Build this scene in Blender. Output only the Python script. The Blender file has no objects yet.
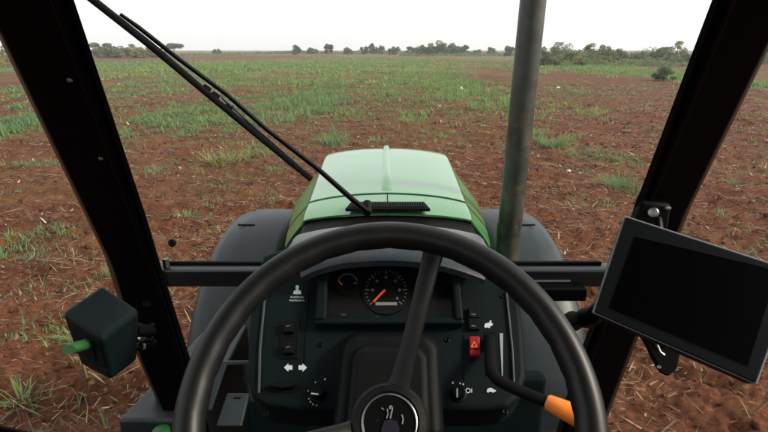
import bpy, bmesh, math, random
import numpy as np
from mathutils import Vector, Matrix
R = math.radians
rng = np.random.default_rng(7)
random.seed(7)
S = bpy.context.scene
COL = S.collection

# ------------------------------------------------------------------ camera
CAM_Z, F, PITCH = 2.3, 540.0, R(17.1)
cam_d = bpy.data.cameras.new('driver_camera')
cam = bpy.data.objects.new('driver_camera', cam_d); COL.objects.link(cam)
cam.location = (0, 0, CAM_Z)
cam.rotation_euler = (R(90) - PITCH, 0, 0)
cam_d.sensor_width = 36.0
cam_d.lens = 36.0 * F / 768.0
cam_d.clip_start = 0.02
cam_d.clip_end = 5000
S.camera = cam

# ------------------------------------------------------------------ sky, sun, exposure
SUN_EL, SUN_AZ = 33, 98            # degrees above horizon; clockwise from straight ahead (+Y) towards the right
w = bpy.data.worlds.new('World'); S.world = w; w.use_nodes = True
nt = w.node_tree; nt.nodes.clear()
sky = nt.nodes.new('ShaderNodeTexSky'); sky.sky_type = 'NISHITA'; sky.sun_disc = False
sky.sun_elevation = R(SUN_EL); sky.sun_rotation = R(SUN_AZ)
sky.air_density = 1.0; sky.dust_density = 3.0; sky.ozone_density = 1.0
hsv = nt.nodes.new('ShaderNodeHueSaturation'); hsv.inputs['Saturation'].default_value = 0.30
bg = nt.nodes.new('ShaderNodeBackground'); bg.inputs['Strength'].default_value = 0.15
wo = nt.nodes.new('ShaderNodeOutputWorld')
nt.links.new(sky.outputs[0], hsv.inputs['Color']); cl_ = nt.nodes.new('ShaderNodeMix'); cl_.data_type = 'RGBA'; cl_.inputs['Factor'].default_value = 0.55     # thin white overcast over the blue
cl_.inputs['B'].default_value = (6.3, 6.3, 6.2, 1)
nt.links.new(hsv.outputs[0], cl_.inputs['A']); nt.links.new(cl_.outputs['Result'], bg.inputs[0]); nt.links.new(bg.outputs[0], wo.inputs[0])
sl = bpy.data.lights.new('sun', 'SUN'); sl.energy = 2.5; sl.angle = R(10); sl.color = (1.0, 0.88, 0.70)
sun = bpy.data.objects.new('sun', sl); COL.objects.link(sun)
sd = Vector((math.sin(R(SUN_AZ)) * math.cos(R(SUN_EL)), math.cos(R(SUN_AZ)) * math.cos(R(SUN_EL)), math.sin(R(SUN_EL))))
sun.rotation_euler = sd.to_track_quat('Z', 'Y').to_euler()
sun.location = (30, 10, 30)
S.view_settings.view_transform = 'Standard'
S.view_settings.look = 'None'
S.view_settings.gamma = 1.0
S.view_settings.use_curve_mapping = False
S.view_settings.exposure = 0.76
S.render.engine = 'CYCLES'
S.cycles.use_denoising = True
S.cycles.max_bounces = 6
S.cycles.transparent_max_bounces = 12
S.cycles.volume_bounces = 0

# ------------------------------------------------------------------ measuring: photo pixel -> place in the world
CP, SP = math.cos(PITCH), math.sin(PITCH)
FW, UP, RT = Vector((0, CP, -SP)), Vector((0, SP, CP)), Vector((1, 0, 0))
EYE = Vector((0, 0, CAM_Z))
def ray(x, y): return FW + RT * ((x - 384) / F) + UP * ((216 - y) / F)
def atY(x, y, Y): d = ray(x, y); return EYE + d * (Y / d.y)
def atD(x, y, D): return EYE + ray(x, y) * D
def atZ(x, y, Z=0.0): d = ray(x, y); return EYE + d * ((Z - CAM_Z) / d.z)
def atP(x, y, p0, n):
    d = ray(x, y); return EYE + d * ((p0 - EYE).dot(n) / d.dot(n))

# ------------------------------------------------------------------ materials
def mat(name, col, rough=0.5, metal=0.0, var=0.15, scale=20.0, bump=0.0, bscale=200.0, spec=0.5, coat=0.0, emit=None, dust=None):
    m = bpy.data.materials.new(name); m.use_nodes = True
    t = m.node_tree; b = t.nodes['Principled BSDF']
    b.inputs['Roughness'].default_value = rough; b.inputs['Metallic'].default_value = metal
    b.inputs['Specular IOR Level'].default_value = spec
    b.inputs['Coat Weight'].default_value = coat; b.inputs['Coat Roughness'].default_value = 0.06
    tc = t.nodes.new('ShaderNodeTexCoord')
    no = t.nodes.new('ShaderNodeTexNoise'); no.inputs['Scale'].default_value = scale; no.inputs['Detail'].default_value = 6
    t.links.new(tc.outputs['Object'], no.inputs['Vector'])
    cr = t.nodes.new('ShaderNodeValToRGB')
    lo = [c * (1 - var) for c in col]; hi = [min(1, c * (1 + var)) for c in col]
    cr.color_ramp.elements[0].position = 0.3; cr.color_ramp.elements[1].position = 0.7
    cr.color_ramp.elements[0].color = (*lo, 1); cr.color_ramp.elements[1].color = (*hi, 1)
    t.links.new(no.outputs['Fac'], cr.inputs[0])
    out = cr.outputs[0]
    if dust:
        n2 = t.nodes.new('ShaderNodeTexNoise'); n2.inputs['Scale'].default_value = dust[1]; n2.inputs['Detail'].default_value = 8
        n2.inputs['Roughness'].default_value = 0.7
        t.links.new(tc.outputs['Object'], n2.inputs['Vector'])
        r2 = t.nodes.new('ShaderNodeValToRGB'); r2.color_ramp.elements[0].position = 0.5; r2.color_ramp.elements[1].position = 0.8
        r2.color_ramp.elements[1].color = (dust[2],) * 3 + (1,)
        t.links.new(n2.outputs['Fac'], r2.inputs[0])
        mx = t.nodes.new('ShaderNodeMix'); mx.data_type = 'RGBA'; mx.inputs['B'].default_value = (*dust[0], 1)
        t.links.new(r2.outputs[0], mx.inputs['Factor']); t.links.new(out, mx.inputs['A'])
        out = mx.outputs['Result']
        ra = t.nodes.new('ShaderNodeMath'); ra.operation = 'MULTIPLY_ADD'
        t.links.new(r2.outputs[0], ra.inputs[0]); ra.inputs[1].default_value = 0.4; ra.inputs[2].default_value = rough
        t.links.new(ra.outputs[0], b.inputs['Roughness'])
    t.links.new(out, b.inputs['Base Color'])
    if bump:
        nb = t.nodes.new('ShaderNodeTexNoise'); nb.inputs['Scale'].default_value = bscale; nb.inputs['Detail'].default_value = 3
        t.links.new(tc.outputs['Object'], nb.inputs['Vector'])
        bp = t.nodes.new('ShaderNodeBump'); bp.inputs['Strength'].default_value = bump; bp.inputs['Distance'].default_value = 0.001
        t.links.new(nb.outputs['Fac'], bp.inputs['Height']); t.links.new(bp.outputs[0], b.inputs['Normal'])
    return m

DUST = (0.16, 0.10, 0.065)
M_black = mat('black_frame_paint', (0.0012, 0.0012, 0.0013), 0.34, bump=0.05, bscale=400, spec=0.06)
M_rubber = mat('black_rubber', (0.0025, 0.0025, 0.0026), 0.6, bump=0.2, spec=0.10)
M_dash = mat('dashboard_plastic', (0.0018, 0.0056, 0.0068), 0.6, bump=0.35, bscale=900, spec=0.09, dust=(DUST, 9, 0.02))
M_dash2 = mat('dashboard_dark_plastic', (0.0018, 0.0028, 0.0030), 0.55, bump=0.3, bscale=900, spec=0.10, dust=(DUST, 9, 0.02))
M_cowl = mat('binnacle_top_plastic', (0.010, 0.017, 0.023), 0.42, spec=0.35, bump=0.3, bscale=700, dust=(DUST, 9, 0.25))
M_wheel = mat('steering_wheel_plastic', (0.0045, 0.0052, 0.0054), 0.42, bump=0.10, bscale=900, spec=0.30, dust=(DUST, 18, 0.05))
M_fender = mat('slate_fender_plastic', (0.010, 0.0165, 0.019), 0.42, bump=0.3, bscale=300, spec=0.30, dust=(DUST, 5, 0.08))
M_green = mat('green_paint', (0.050, 0.190, 0.062), 0.17, var=0.05, scale=4, coat=0.35, dust=(DUST, 3.0, 0.12))
M_gap = mat('panel_gap', (0.002, 0.002, 0.002), 0.8, spec=0.1)
M_scuttle = mat('grey_scuttle_paint', (0.075, 0.09, 0.088), 0.42, dust=(DUST, 7, 0.3))
M_exh = mat('exhaust_metal', (0.030, 0.034, 0.027), 0.40, metal=0.2, var=0.45, scale=14, dust=(DUST, 16, 0.55))
M_edge_hl = mat('dash_edge_highlight', (0.03, 0.035, 0.035), 0.45)  # colour of the painted highlights on the dash side edges
M_glow = mat('white_marking', (0.45, 0.50, 0.50), 0.5, var=0.03)
M_dim = mat('dim_mark_and_highlight', (0.055, 0.065, 0.06), 0.5, var=0.03)
M_face = mat('gauge_face', (0.0025, 0.0028, 0.0028), 0.35, var=0.05, spec=0.2)
M_text = mat('grey_lettering', (0.24, 0.27, 0.27), 0.5, var=0.03)
M_needle = mat('orange_needle', (0.50, 0.065, 0.015), 0.5, var=0.03)
M_lcd = mat('lcd_strip', (0.16, 0.18, 0.17), 0.4)
M_red = mat('red_switch_plastic', (0.26, 0.008, 0.015), 0.5, spec=.2)
M_orange = mat('orange_grip_plastic', (0.80, 0.20, 0.015), 0.4, bump=0.15)
M_chrome = mat('chrome', (0.32, 0.33, 0.34), 0.3, metal=1.0)
M_steel = mat('zinc_steel', (0.38, 0.37, 0.34), 0.35, metal=1.0, var=0.3, scale=60)
M_lever = mat('green_lever_plastic', (0.012, 0.085, 0.016), 0.5)
M_screen = mat('screen_glass', (0.0005, 0.0005, 0.0005), 0.3, var=0.05, spec=0.08)
M_bezel = mat('monitor_shell', (0.0022, 0.0040, 0.0048), 0.5, spec=0.12, bump=0.25, bscale=900)
M_bezel_e = mat('monitor_edge', (0.17, 0.18, 0.18), 0.4)
M_tyre = mat('tyre_rubber', (0.02, 0.019, 0.018), 0.75, dust=(DUST, 4, 0.7))
M_rim = mat('wheel_rim_paint', (0.45, 0.42, 0.30), 0.45, dust=(DUST, 6, 0.5))
M_cast = mat('chassis_cast_iron', (0.03, 0.035, 0.035), 0.6, dust=(DUST, 4, 0.5))
M_liner = mat('cab_roof_liner', (0.02, 0.02, 0.02), 0.85, bump=0.3)
M_silver = mat('emblem_silver', (0.22, 0.22, 0.24), 0.4)
M_bar = mat('satin_black_bar', (0.004, 0.005, 0.007), 0.30, spec=0.55)
M_purple = mat('emblem_purple', (0.012, 0.009, 0.022), 0.4)
M_clear = bpy.data.materials.new('clear_pane'); M_clear.use_nodes = True
_t = M_clear.node_tree; _t.nodes.clear()
_tr = _t.nodes.new('ShaderNodeBsdfTransparent'); _tr.inputs[0].default_value = (1, 1, 1, 1)
_o = _t.nodes.new('ShaderNodeOutputMaterial'); _t.links.new(_tr.outputs[0], _o.inputs[0])

# ------------------------------------------------------------------ mesh helpers
class MB:
    """collects faces for ONE mesh"""
    def __init__(s): s.v = []; s.f = []; s.mi = []; s.mats = []
    def _m(s, m):
        if m not in s.mats: s.mats.append(m)
        return s.mats.index(m)
    def add(s, vs, fs, m):
        b = len(s.v); s.v += [tuple(v) for v in vs]; k = s._m(m)
        for f in fs: s.f.append([b + i for i in f]); s.mi.append(k)
    def prism(s, pts, d, m):
        """polygon pts extruded by vector d (or list of end points)"""
        n = len(pts); pts = [Vector(p) for p in pts]
        q = [p + d for p in pts] if isinstance(d, Vector) else [Vector(x) for x in d]
        s.add(pts + q, [list(range(n))[::-1], list(range(n, 2 * n))] + [[i, (i + 1) % n, n + (i + 1) % n, n + i] for i in range(n)], m)
    def box(s, c, size, m, rot=None):
        c = Vector(c); h = Vector(size) / 2
        vs = [Vector((x, y, z)) for x in (-h.x, h.x) for y in (-h.y, h.y) for z in (-h.z, h.z)]
        if rot is not None: vs = [rot @ v for v in vs]
        s.add([c + v for v in vs], [(0, 1, 3, 2), (4, 6, 7, 5), (0, 4, 5, 1), (2, 3, 7, 6), (0, 2, 6, 4), (1, 5, 7, 3)], m)
    def tube(s, pts, r, m, seg=16, cap=True, flat=1.0):
        pts = [Vector(p) for p in pts]; n = len(pts)
        rs = r if isinstance(r, (list, tuple)) else [r] * n
        vs = []; prev = None
        for i, p in enumerate(pts):
            t = (pts[min(i + 1, n - 1)] - pts[max(i - 1, 0)]).normalized()
            a = (prev - t * prev.dot(t)).normalized() if prev is not None else t.orthogonal().normalized()
            if prev is None and abs(t.z) < 0.9: a = t.cross(Vector((0, 0, 1))).normalized()
            prev = a; b = t.cross(a)
            for k in range(seg):
                th = 2 * math.pi * k / seg
                vs.append(p + (a * math.cos(th) + b * math.sin(th) * flat) * rs[i])
        fs = [[i * seg + k, i * seg + (k + 1) % seg, (i + 1) * seg + (k + 1) % seg, (i + 1) * seg + k] for i in range(n - 1) for k in range(seg)]
        if cap: fs += [list(range(seg))[::-1], list(range((n - 1) * seg, n * seg))]
        s.add(vs, fs, m)
    def lathe(s, c, axis, prof, m, seg=32):
        """prof: list of (radius, height along axis)"""
        axis = Vector(axis).normalized(); a = axis.orthogonal().normalized(); b = axis.cross(a); c = Vector(c)
        vs = [c + axis * h + (a * math.cos(2 * math.pi * k / seg) + b * math.sin(2 * math.pi * k / seg)) * r for r, h in prof for k in range(seg)]
        n = len(prof)
        fs = [[i * seg + k, i * seg + (k + 1) % seg, (i + 1) * seg + (k + 1) % seg, (i + 1) * seg + k] for i in range(n - 1) for k in range(seg)]
        fs += [list(range(seg))[::-1], list(range((n - 1) * seg, n * seg))]
        s.add(vs, fs, m)
    def grid(s, rows, m, thick=0.0):
        """loft over rows of points; thick: closed by offsetting downwards along normals later (solidify)"""
        n = len(rows[0]); vs = [p for r in rows for p in r]
        fs = [[i * n + k, i * n + k + 1, (i + 1) * n + k + 1, (i + 1) * n + k] for i in range(len(rows) - 1) for k in range(n - 1)]
        s.add(vs, fs, m)
    def build(s, name, parent=None, bevel=0.0, seg=2, smooth=40, solid=0.0):
        me = bpy.data.meshes.new(name); me.from_pydata(s.v, [], s.f); me.update()
        for m in s.mats: me.materials.append(m)
        me.polygons.foreach_set('material_index', s.mi)
        bm = bmesh.new(); bm.from_mesh(me); bmesh.ops.recalc_face_normals(bm, faces=bm.faces); bm.to_mesh(me); bm.free()
        if smooth:
            me.polygons.foreach_set('use_smooth', [True] * len(me.polygons))
            me.set_sharp_from_angle(angle=R(smooth))
        o = bpy.data.objects.new(name, me); COL.objects.link(o)
        if parent is not None: o.parent = parent
        if solid:
            k = o.modifiers.new('solid', 'SOLIDIFY'); k.thickness = solid; k.offset = 0.0
            e = o.modifiers.new('crisp', 'EDGE_SPLIT'); e.split_angle = R(50)
        if bevel:
            b = o.modifiers.new('bevel', 'BEVEL'); b.width = bevel; b.segments = seg; b.limit_method = 'ANGLE'; b.angle_limit = R(35); b.harden_normals = True
        return o
def tag(o, label=None, cat=None, group=None, kind=None):
    for k, v in (('label', label), ('category', cat), ('group', group), ('kind', kind)):
        if v: o[k] = v
    return o
def empty(name, loc=(0, 0, 0)):
    o = bpy.data.objects.new(name, None); COL.objects.link(o); o.location = loc; o.empty_display_size = 0.1; return o
def catmull(P, n):
    P = [Vector(p) for p in P]; out = []
    for i in range(len(P) - 1):
        p0, p1, p2, p3 = P[max(i - 1, 0)], P[i], P[i + 1], P[min(i + 2, len(P) - 1)]
        for k in range(n):
            t = k / n
            out.append(0.5 * ((2 * p1) + (p2 - p0) * t + (2 * p0 - 5 * p1 + 4 * p2 - p3) * t * t + (3 * p1 - p0 - 3 * p2 + p3) * t ** 3))
    return out + [P[-1]]

# ================================================================== GROUND
def vnoise(x, y, seed=0):
    xi = np.floor(x).astype(np.int64); yi = np.floor(y).astype(np.int64); fx = x - xi; fy = y - yi
    fx = fx * fx * (3 - 2 * fx); fy = fy * fy * (3 - 2 * fy)
    def h(a, b):
        n = (a * 374761393 + b * 668265263 + seed * 974711) & 0x7fffffff
        n = ((n ^ (n >> 13)) * 1274126177) & 0x7fffffff
        return ((n ^ (n >> 16)) & 0xffff) / 65535.0
    return (h(xi, yi) * (1 - fx) + h(xi + 1, yi) * fx) * (1 - fy) + (h(xi, yi + 1) * (1 - fx) + h(xi + 1, yi + 1) * fx) * fy
def fbm(x, y, o=4, seed=0):
    s = 0; a = 0.5
    for k in range(o): s = s + a * vnoise(x * 2 ** k, y * 2 ** k, seed + k); a *= 0.5
    return s / (1 - 0.5 ** o)
def gheight(x, y):
    x = np.asarray(x, float); y = np.asarray(y, float)
    d = np.hypot(x, y)
    near = np.clip(1.5 - d / 45.0, 0, 1)
    clod = (fbm(x * 5.5, y * 5.5, 3, 3) - 0.5) * 0.12 + np.abs(fbm(x * 13, y * 13, 3, 8) - 0.5) * 0.13 * (0.3 + fbm(x * 1.7, y * 1.7, 2, 9))
    lump = (fbm(x * 1.1, y * 1.6, 3, 11) - 0.5) * 0.13
    fur = np.sin(y * 7.4 + 2.2 * fbm(x * .35, y * .35, 2, 5) + x * 0.6) * 0.022
    far = (fbm(x * .02, y * .02, 3, 21) - 0.5) * np.clip((d - 30) / 60, 0, 1) * 0.5
    return (clod + lump + fur) * near + far + np.clip(d - 180, 0, None) * .0018
# weed patches measured in the photo: box in pixels, density 0..1, height m, colour 0 blue-green .. 1 yellow-green
PATCH = [
    (90, 500, 59, 77, 1.0, .40, .55), (-90, 90, 62, 76, 1.0, .35, .3), (100, 200, 77, 104, .55, .35, .2),
    (200, 380, 76, 92, .45, .30, .6), (262, 338, 90, 125, .9, .46, .25), (165, 262, 96, 133, .45, .34, .2),
    (-60, 50, 112, 147, .75, .35, .1), (118, 165, 108, 140, .5, .3, .15), (140, 200, 112, 150, .3, .3, .3),
    (336, 440, 80, 112, .38, .35, .5), (380, 500, 72, 102, .5, .40, .45), (436, 508, 82, 112, .85, .5, .5),
    (535, 572, 130, 150, .7, .34, .30), (568, 634, 146, 166, .30, .22, .15), (600, 636, 172, 198, .30, .26, .15),
    (545, 615, 104, 120, .3, .35, .85), (540, 700, 63, 77, .7, .5, .45), (700, 800, 72, 96, .8, .4, .4),
    (300, 350, 132, 150, .5, .4, .2), (50, 100, 222, 247, .12, .16, .2), (-20, 45, 225, 275, .10, .16, .2),
    (20, 110, 320, 345, .08, .12, .3), (195, 262, 145, 172, .3, .3, .8), (400, 540, 104, 126, .25, .35, .5),
    (540, 640, 200, 216, .12, .2, .3), (-60, 120, 150, 220, .12, .2, .2), (170, 300, 140, 214, .14, .2, .4),
    (320, 520, 112, 146, .12, .2, .4), (300, 520, 54, 60, .6, .5, .7), (100, 520, 78, 108, .28, .28, .5), (520, 700, 80, 108, .10, .3, .5), (90, 340, 100, 142, .38, .26, .3), (-60, 60, 78, 112, .3, .25, .3), (340, 520, 104, 130, .2, .25, .45),
]
PG = []
for (x0, x1, y0, y1, dn, h, c) in PATCH:
    xm = (x0 + x1) / 2; ym = (y0 + y1) / 2
    a = atZ(x0, ym); b = atZ(x1, ym); fr = atZ(xm, y0); nr = atZ(xm, y1)
    PG.append(((a.x + b.x) / 2, (fr.y + nr.y) / 2, abs(b.x - a.x) / 2, abs(fr.y - nr.y) / 2, dn, h, c, (x1 - x0) * (y1 - y0)))
def cover(x, y):
    d = np.hypot(x, y); c = np.zeros_like(x)
    for (cx, cy, rx, ry, dn, h, col, ar) in PG:
        q = ((np.abs(x - cx) / rx) ** 2.4 + (np.abs(y - cy) / ry) ** 2.4) ** (1 / 2.4) + (fbm(x * 6 / max(4, rx), y * 6 / max(4, ry), 3, 61) - .5) * .9
        c = np.maximum(c, dn * np.clip((1.2 - q) / 0.5, 0, 1))
    return c
# polar sheet: fine where the windscreen looks, coarse behind
ang = np.concatenate([np.linspace(-180, -62, 60, endpoint=False), np.linspace(-62, 62, 560, endpoint=False), np.linspace(62, 180, 60, endpoint=False)])
rad = np.concatenate([[0.3, 1.0, 1.6], np.geomspace(2.2, 60, 430), np.geomspace(62, 900, 80)])
A, Q = np.meshgrid(np.radians(ang), rad)
X = Q * np.sin(A); Y = Q * np.cos(A); Z = gheight(X, Y)
na, nr_ = len(ang), len(rad)
verts = np.stack([X.ravel(), Y.ravel(), Z.ravel()], 1)
ii, jj = np.meshgrid(np.arange(nr_ - 1), np.arange(na), indexing='ij'); j2 = (jj + 1) % na
quads = np.stack([ii * na + jj, ii * na + j2, (ii + 1) * na + j2, (ii + 1) * na + jj], -1).reshape(-1, 4)
def np_mesh(name, v, faces_flat, starts, totals, mats, attrs=None, smooth=False):
    me = bpy.data.meshes.new(name)
    me.vertices.add(len(v)); me.vertices.foreach_set('co', np.ascontiguousarray(v, dtype=np.float32).ravel())
    me.loops.add(len(faces_flat)); me.loops.foreach_set('vertex_index', faces_flat.astype(np.int32))
    me.polygons.add(len(starts)); me.polygons.foreach_set('loop_start', starts.astype(np.int32))
    try: me.polygons.foreach_set('loop_total', totals.astype(np.int32))
    except Exception: pass
    if smooth: me.polygons.foreach_set('use_smooth', np.ones(len(starts), dtype=bool))
    for m in mats: me.materials.append(m)
    for an, arr in (attrs or {}).items():
        at = me.attributes.new(an, 'FLOAT', 'POINT'); at.data.foreach_set('value', arr.astype(np.float32))
    me.update(calc_edges=True); me.validate()
    return me
def soil_material():
    m = bpy.data.materials.new('red_soil'); m.use_nodes = True; t = m.node_tree; b = t.nodes['Principled BSDF']
    N = t.nodes.new; L = t.links.new
    b.inputs['Roughness'].default_value = 0.95; b.inputs['Specular IOR Level'].default_value = 0.15
    tc = N('ShaderNodeTexCoord')
    def noise(sc, det=6, ro=.6, vec=None):
        n = N('ShaderNodeTexNoise'); n.inputs['Scale'].default_value = sc; n.inputs['Detail'].default_value = det; n.inputs['Roughness'].default_value = ro
        L(vec or tc.outputs['Object'], n.inputs['Vector']); return n.outputs['Fac']
    def ramp(fac, stops):
        r = N('ShaderNodeValToRGB')
        while len(r.color_ramp.elements) < len(stops): r.color_ramp.elements.new(0.5)
        for e, (p, c) in zip(r.color_ramp.elements, stops): e.position = p; e.color = (*c, 1)
        L(fac, r.inputs[0]); return r.outputs[0]
    def mix(f, a, bb):
        x = N('ShaderNodeMix'); x.data_type = 'RGBA'
        for s_, v in (('Factor', f), ('A', a), ('B', bb)):
            if isinstance(v, (float, int)): x.inputs[s_].default_value = v
            elif isinstance(v, tuple): x.inputs[s_].default_value = (*v, 1)
            else: L(v, x.inputs[s_])
        return x.outputs['Result']
    base = ramp(noise(2.3), [(.25, (.039, .0125, .0055)), (.5, (.082, .0275, .0120)), (.75, (.134, .052, .024))])
    fine = ramp(noise(28, 5), [(.3, (.40,) * 3), (.7, (1.5,) * 3)])
    mm = N('ShaderNodeMix'); mm.data_type = 'RGBA'; mm.blend_type = 'MULTIPLY'; mm.inputs['Factor'].default_value = 1
    L(base, mm.inputs['A']); L(fine, mm.inputs['B'])
    big = ramp(noise(.22, 4), [(.4, (0,) * 3), (.7, (1,) * 3)])
    c1 = mix(big, mm.outputs['Result'], (.125, .058, .031))
    half = mix(.5, mm.outputs['Result'], c1)
    # dry bits lying about, stretched a little crosswise
    mp = N('ShaderNodeMapping'); mp.inputs['Scale'].default_value = (9, 22, 9); L(tc.outputs['Object'], mp.inputs['Vector'])
    st = ramp(noise(1.0, 3, .75, mp.outputs[0]), [(.60, (0,) * 3), (.70, (.8,) * 3)])
    c2 = mix(st, half, (.26, .165, .09))
    at = N('ShaderNodeAttribute'); at.attribute_name = 'cover'
    gr = ramp(noise(.5, 6), [(.3, (.075, .14, .050)), (.55, (.11, .18, .050)), (.8, (.17, .18, .065))])
    ml = N('ShaderNodeMath'); ml.operation = 'MULTIPLY'; L(at.outputs['Fac'], ml.inputs[0])
    gm = ramp(noise(1.3, 6), [(.35, (.15,) * 3), (.65, (.95,) * 3)]); L(gm, ml.inputs[1])
    c3 = mix(ml.outputs[0], c2, gr)
    L(c3, b.inputs['Base Color'])
    bp = N('ShaderNodeBump'); bp.inputs['Strength'].default_value = 0.7; bp.inputs['Distance'].default_value = 0.02
    L(noise(40, 6, .7), bp.inputs['Height']); L(bp.outputs[0], b.inputs['Normal'])
    return m
far_cov = np.clip((Q - 95) / 60, 0, 1) * (0.35 + 0.5 * fbm(X * .03, Y * .05, 3, 40))
band = np.exp(-((Q - 190) / 55) ** 2) * (X < 20)                        # bare ploughed strip before the far trees
cov = np.maximum(cover(X.ravel(), Y.ravel()) * np.where(Q.ravel() > 40, .97, .7), (far_cov * (1 - 0.85 * band)).ravel())
me = np_mesh('ground', verts, quads.ravel(), np.arange(len(quads)) * 4, np.full(len(quads), 4), [soil_material()], {'cover': cov}, smooth=True)
ground = bpy.data.objects.new('ground', me); COL.objects.link(ground); tag(ground, 'reddish brown tilled soil of the open field', kind='structure')

# ------------------------------------------------------------------ blades, straw
def veg_material(name, stops, trans=0.25, attr='tone', rough=.6):
    m = bpy.data.materials.new(name); m.use_nodes = True; t = m.node_tree; b = t.nodes['Principled BSDF']
    b.inputs['Roughness'].default_value = rough; b.inputs['Specular IOR Level'].default_value = 0.25
    a = t.nodes.new('ShaderNodeAttribute'); a.attribute_name = attr
    r = t.nodes.new('ShaderNodeValToRGB')
    while len(r.color_ramp.elements) < len(stops): r.color_ramp.elements.new(.5)
    for e, (p, c) in zip(r.color_ramp.elements, stops): e.position = p; e.color = (*c, 1)
    t.links.new(a.outputs['Fac'], r.inputs[0]); t.links.new(r.outputs[0], b.inputs['Base Color'])
    if trans:
        tl = t.nodes.new('ShaderNodeBsdfTranslucent'); t.links.new(r.outputs[0], tl.inputs[0])
        mx = t.nodes.new('ShaderNodeMixShader'); mx.inputs[0].default_value = trans
        out = t.nodes['Material Output']
        t.links.new(b.outputs[0], mx.inputs[1]); t.links.new(tl.outputs[0], mx.inputs[2]); t.links.new(mx.outputs[0], out.inputs[0])
    return m
M_weed = veg_material('weed_leaf', [(0, (.110, .185, .105)), (.35, (.140, .230, .088)), (.65, (.185, .255, .075)), (.9, (.27, .27, .10)), (1, (.34, .27, .12))], .45)
M_straw = veg_material('dry_straw', [(0, (.035, .022, .013)), (.3, (.12, .078, .045)), (.6, (.25, .175, .10)), (.85, (.40, .31, .20)), (1, (.52, .45, .33))], 0.1)
M_leaf = veg_material('tree_leaf', [(0, (.060, .095, .048)), (.4, (.105, .155, .070)), (.75, (.155, .190, .080)), (1, (.27, .22, .08))], 0.5)
M_bark = mat('tree_bark', (0.10, 0.075, 0.055), 0.9, var=0.4, scale=8)
def blades(name, bx, by, bz, h, wd, az, lean, tone, material, droop=0.6):
    n = len(bx); d = np.stack([np.sin(az), np.cos(az)], 1); s = np.stack([d[:, 1], -d[:, 0]], 1)
    sl_ = np.sin(lean); cl = np.cos(lean)
    v = np.zeros((n, 5, 3))
    for k, (fr, ww) in enumerate(((0, -.5), (0, .5), (.55, .45), (.55, -.45), (1, 0))):
        hor = h * fr * sl_ * (1 + droop * fr * .4); ver = h * fr * cl * (1 - droop * .35 * fr)
        v[:, k, 0] = bx + d[:, 0] * hor + s[:, 0] * wd * ww
        v[:, k, 1] = by + d[:, 1] * hor + s[:, 1] * wd * ww
        v[:, k, 2] = bz + ver
    o = np.arange(n)[:, None] * 5
    fl = np.concatenate([o + 0, o + 1, o + 2, o + 3, o + 3, o + 2, o + 4], 1).ravel()
    st = (np.arange(n)[:, None] * 7 + np.array([[0, 4]])).ravel(); tt = np.tile([4, 3], n)
    me = np_mesh(name, v.reshape(-1, 3), fl, st, tt, [material], {'tone': np.repeat(np.clip(tone, 0, 1), 5)})
    ob = bpy.data.objects.new(name, me); COL.objects.link(ob); return ob
def scatter_weeds():
    out = []
    for (cx, cy, rx, ry, dn, h, c, ar) in PG:
        dist = math.hypot(cx, cy)
        n = int(ar * 5.6 * dn * (2.6 if dist > 40 else 1.0 if dist > 9 else .5)); n_tuft = max(5, n // 14)
        tx = cx + rx * rng.uniform(-1.45, 1.45, n_tuft); ty = cy + ry * rng.uniform(-1.45, 1.45, n_tuft)
        keep = fbm(tx * 1.1 / max(1, dist / 30), ty * .8 / max(1, dist / 30), 4, 77) + rng.uniform(-.06, .06, n_tuft) > (.60 - .20 * dn)
        q = ((np.abs(tx - cx) / rx) ** 2.2 + (np.abs(ty - cy) / ry) ** 2.2) ** (1 / 2.2) + (fbm(tx * 5 / max(4, rx), ty * 5 / max(4, ry), 3, 61) - .5) * 1.1
        keep &= rng.uniform(0, 1, n_tuft) < np.clip((1.25 - q) / .6, 0, 1)
        tx, ty = tx[keep], ty[keep]; k = 14
        bx = np.repeat(tx, k) + rng.normal(0, .07 + .003 * dist, len(tx) * k); by = np.repeat(ty, k) + rng.normal(0, .07 + .003 * dist, len(tx) * k)
        tth = np.repeat(rng.uniform(.5, 1.25, len(tx)), k); ttc = np.repeat(rng.normal(0, .17, len(tx)), k)
        m = len(bx)
        out.append((bx, by, h * tth * rng.uniform(.5, 1.1, m), np.maximum(.012, dist * .0012) * rng.uniform(.7, 1.6, m), rng.uniform(0, 6.28, m),
                    np.abs(rng.normal(.5, .4, m)), .18 + .6 * c + ttc + rng.normal(0, .1, m)))
    return [np.concatenate(q) for q in zip(*out)]
bx, by, hh, ww, az, ln, tn = scatter_weeds()
g = blades('grass', bx, by, gheight(bx, by) - .02, hh, ww, az, ln, tn, M_weed)
tag(g, 'patches of green weeds and young grass across the tilled field', 'grass', kind='stuff')
# small seedlings spread thinly everywhere
n = 9000
r_ = 3 + 42 * rng.power(1.35, n); a_ = R(1) * rng.uniform(-60, 60, n); tx = r_ * np.sin(a_); ty = r_ * np.cos(a_)
kp = fbm(tx * .45, ty * .45, 3, 91) > .57; tx, ty = tx[kp], ty[kp]; k = 6
bx = np.repeat(tx, k) + rng.normal(0, .05, len(tx) * k); by = np.repeat(ty, k) + rng.normal(0, .05, len(tx) * k); m_ = len(bx)
g = blades('seedling_weeds', bx, by, gheight(bx, by) - .01, rng.uniform(.05, .22, m_), np.maximum(.008, np.hypot(bx, by) * .0009) * rng.uniform(.7, 1.5, m_), rng.uniform(0, 6.28, m_),
           np.abs(rng.normal(.6, .35, m_)), np.repeat(rng.uniform(0, .75, len(tx)), k), M_weed)
tag(g, 'tiny scattered weed seedlings dotted over the bare soil', 'seedlings', kind='stuff')
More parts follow.
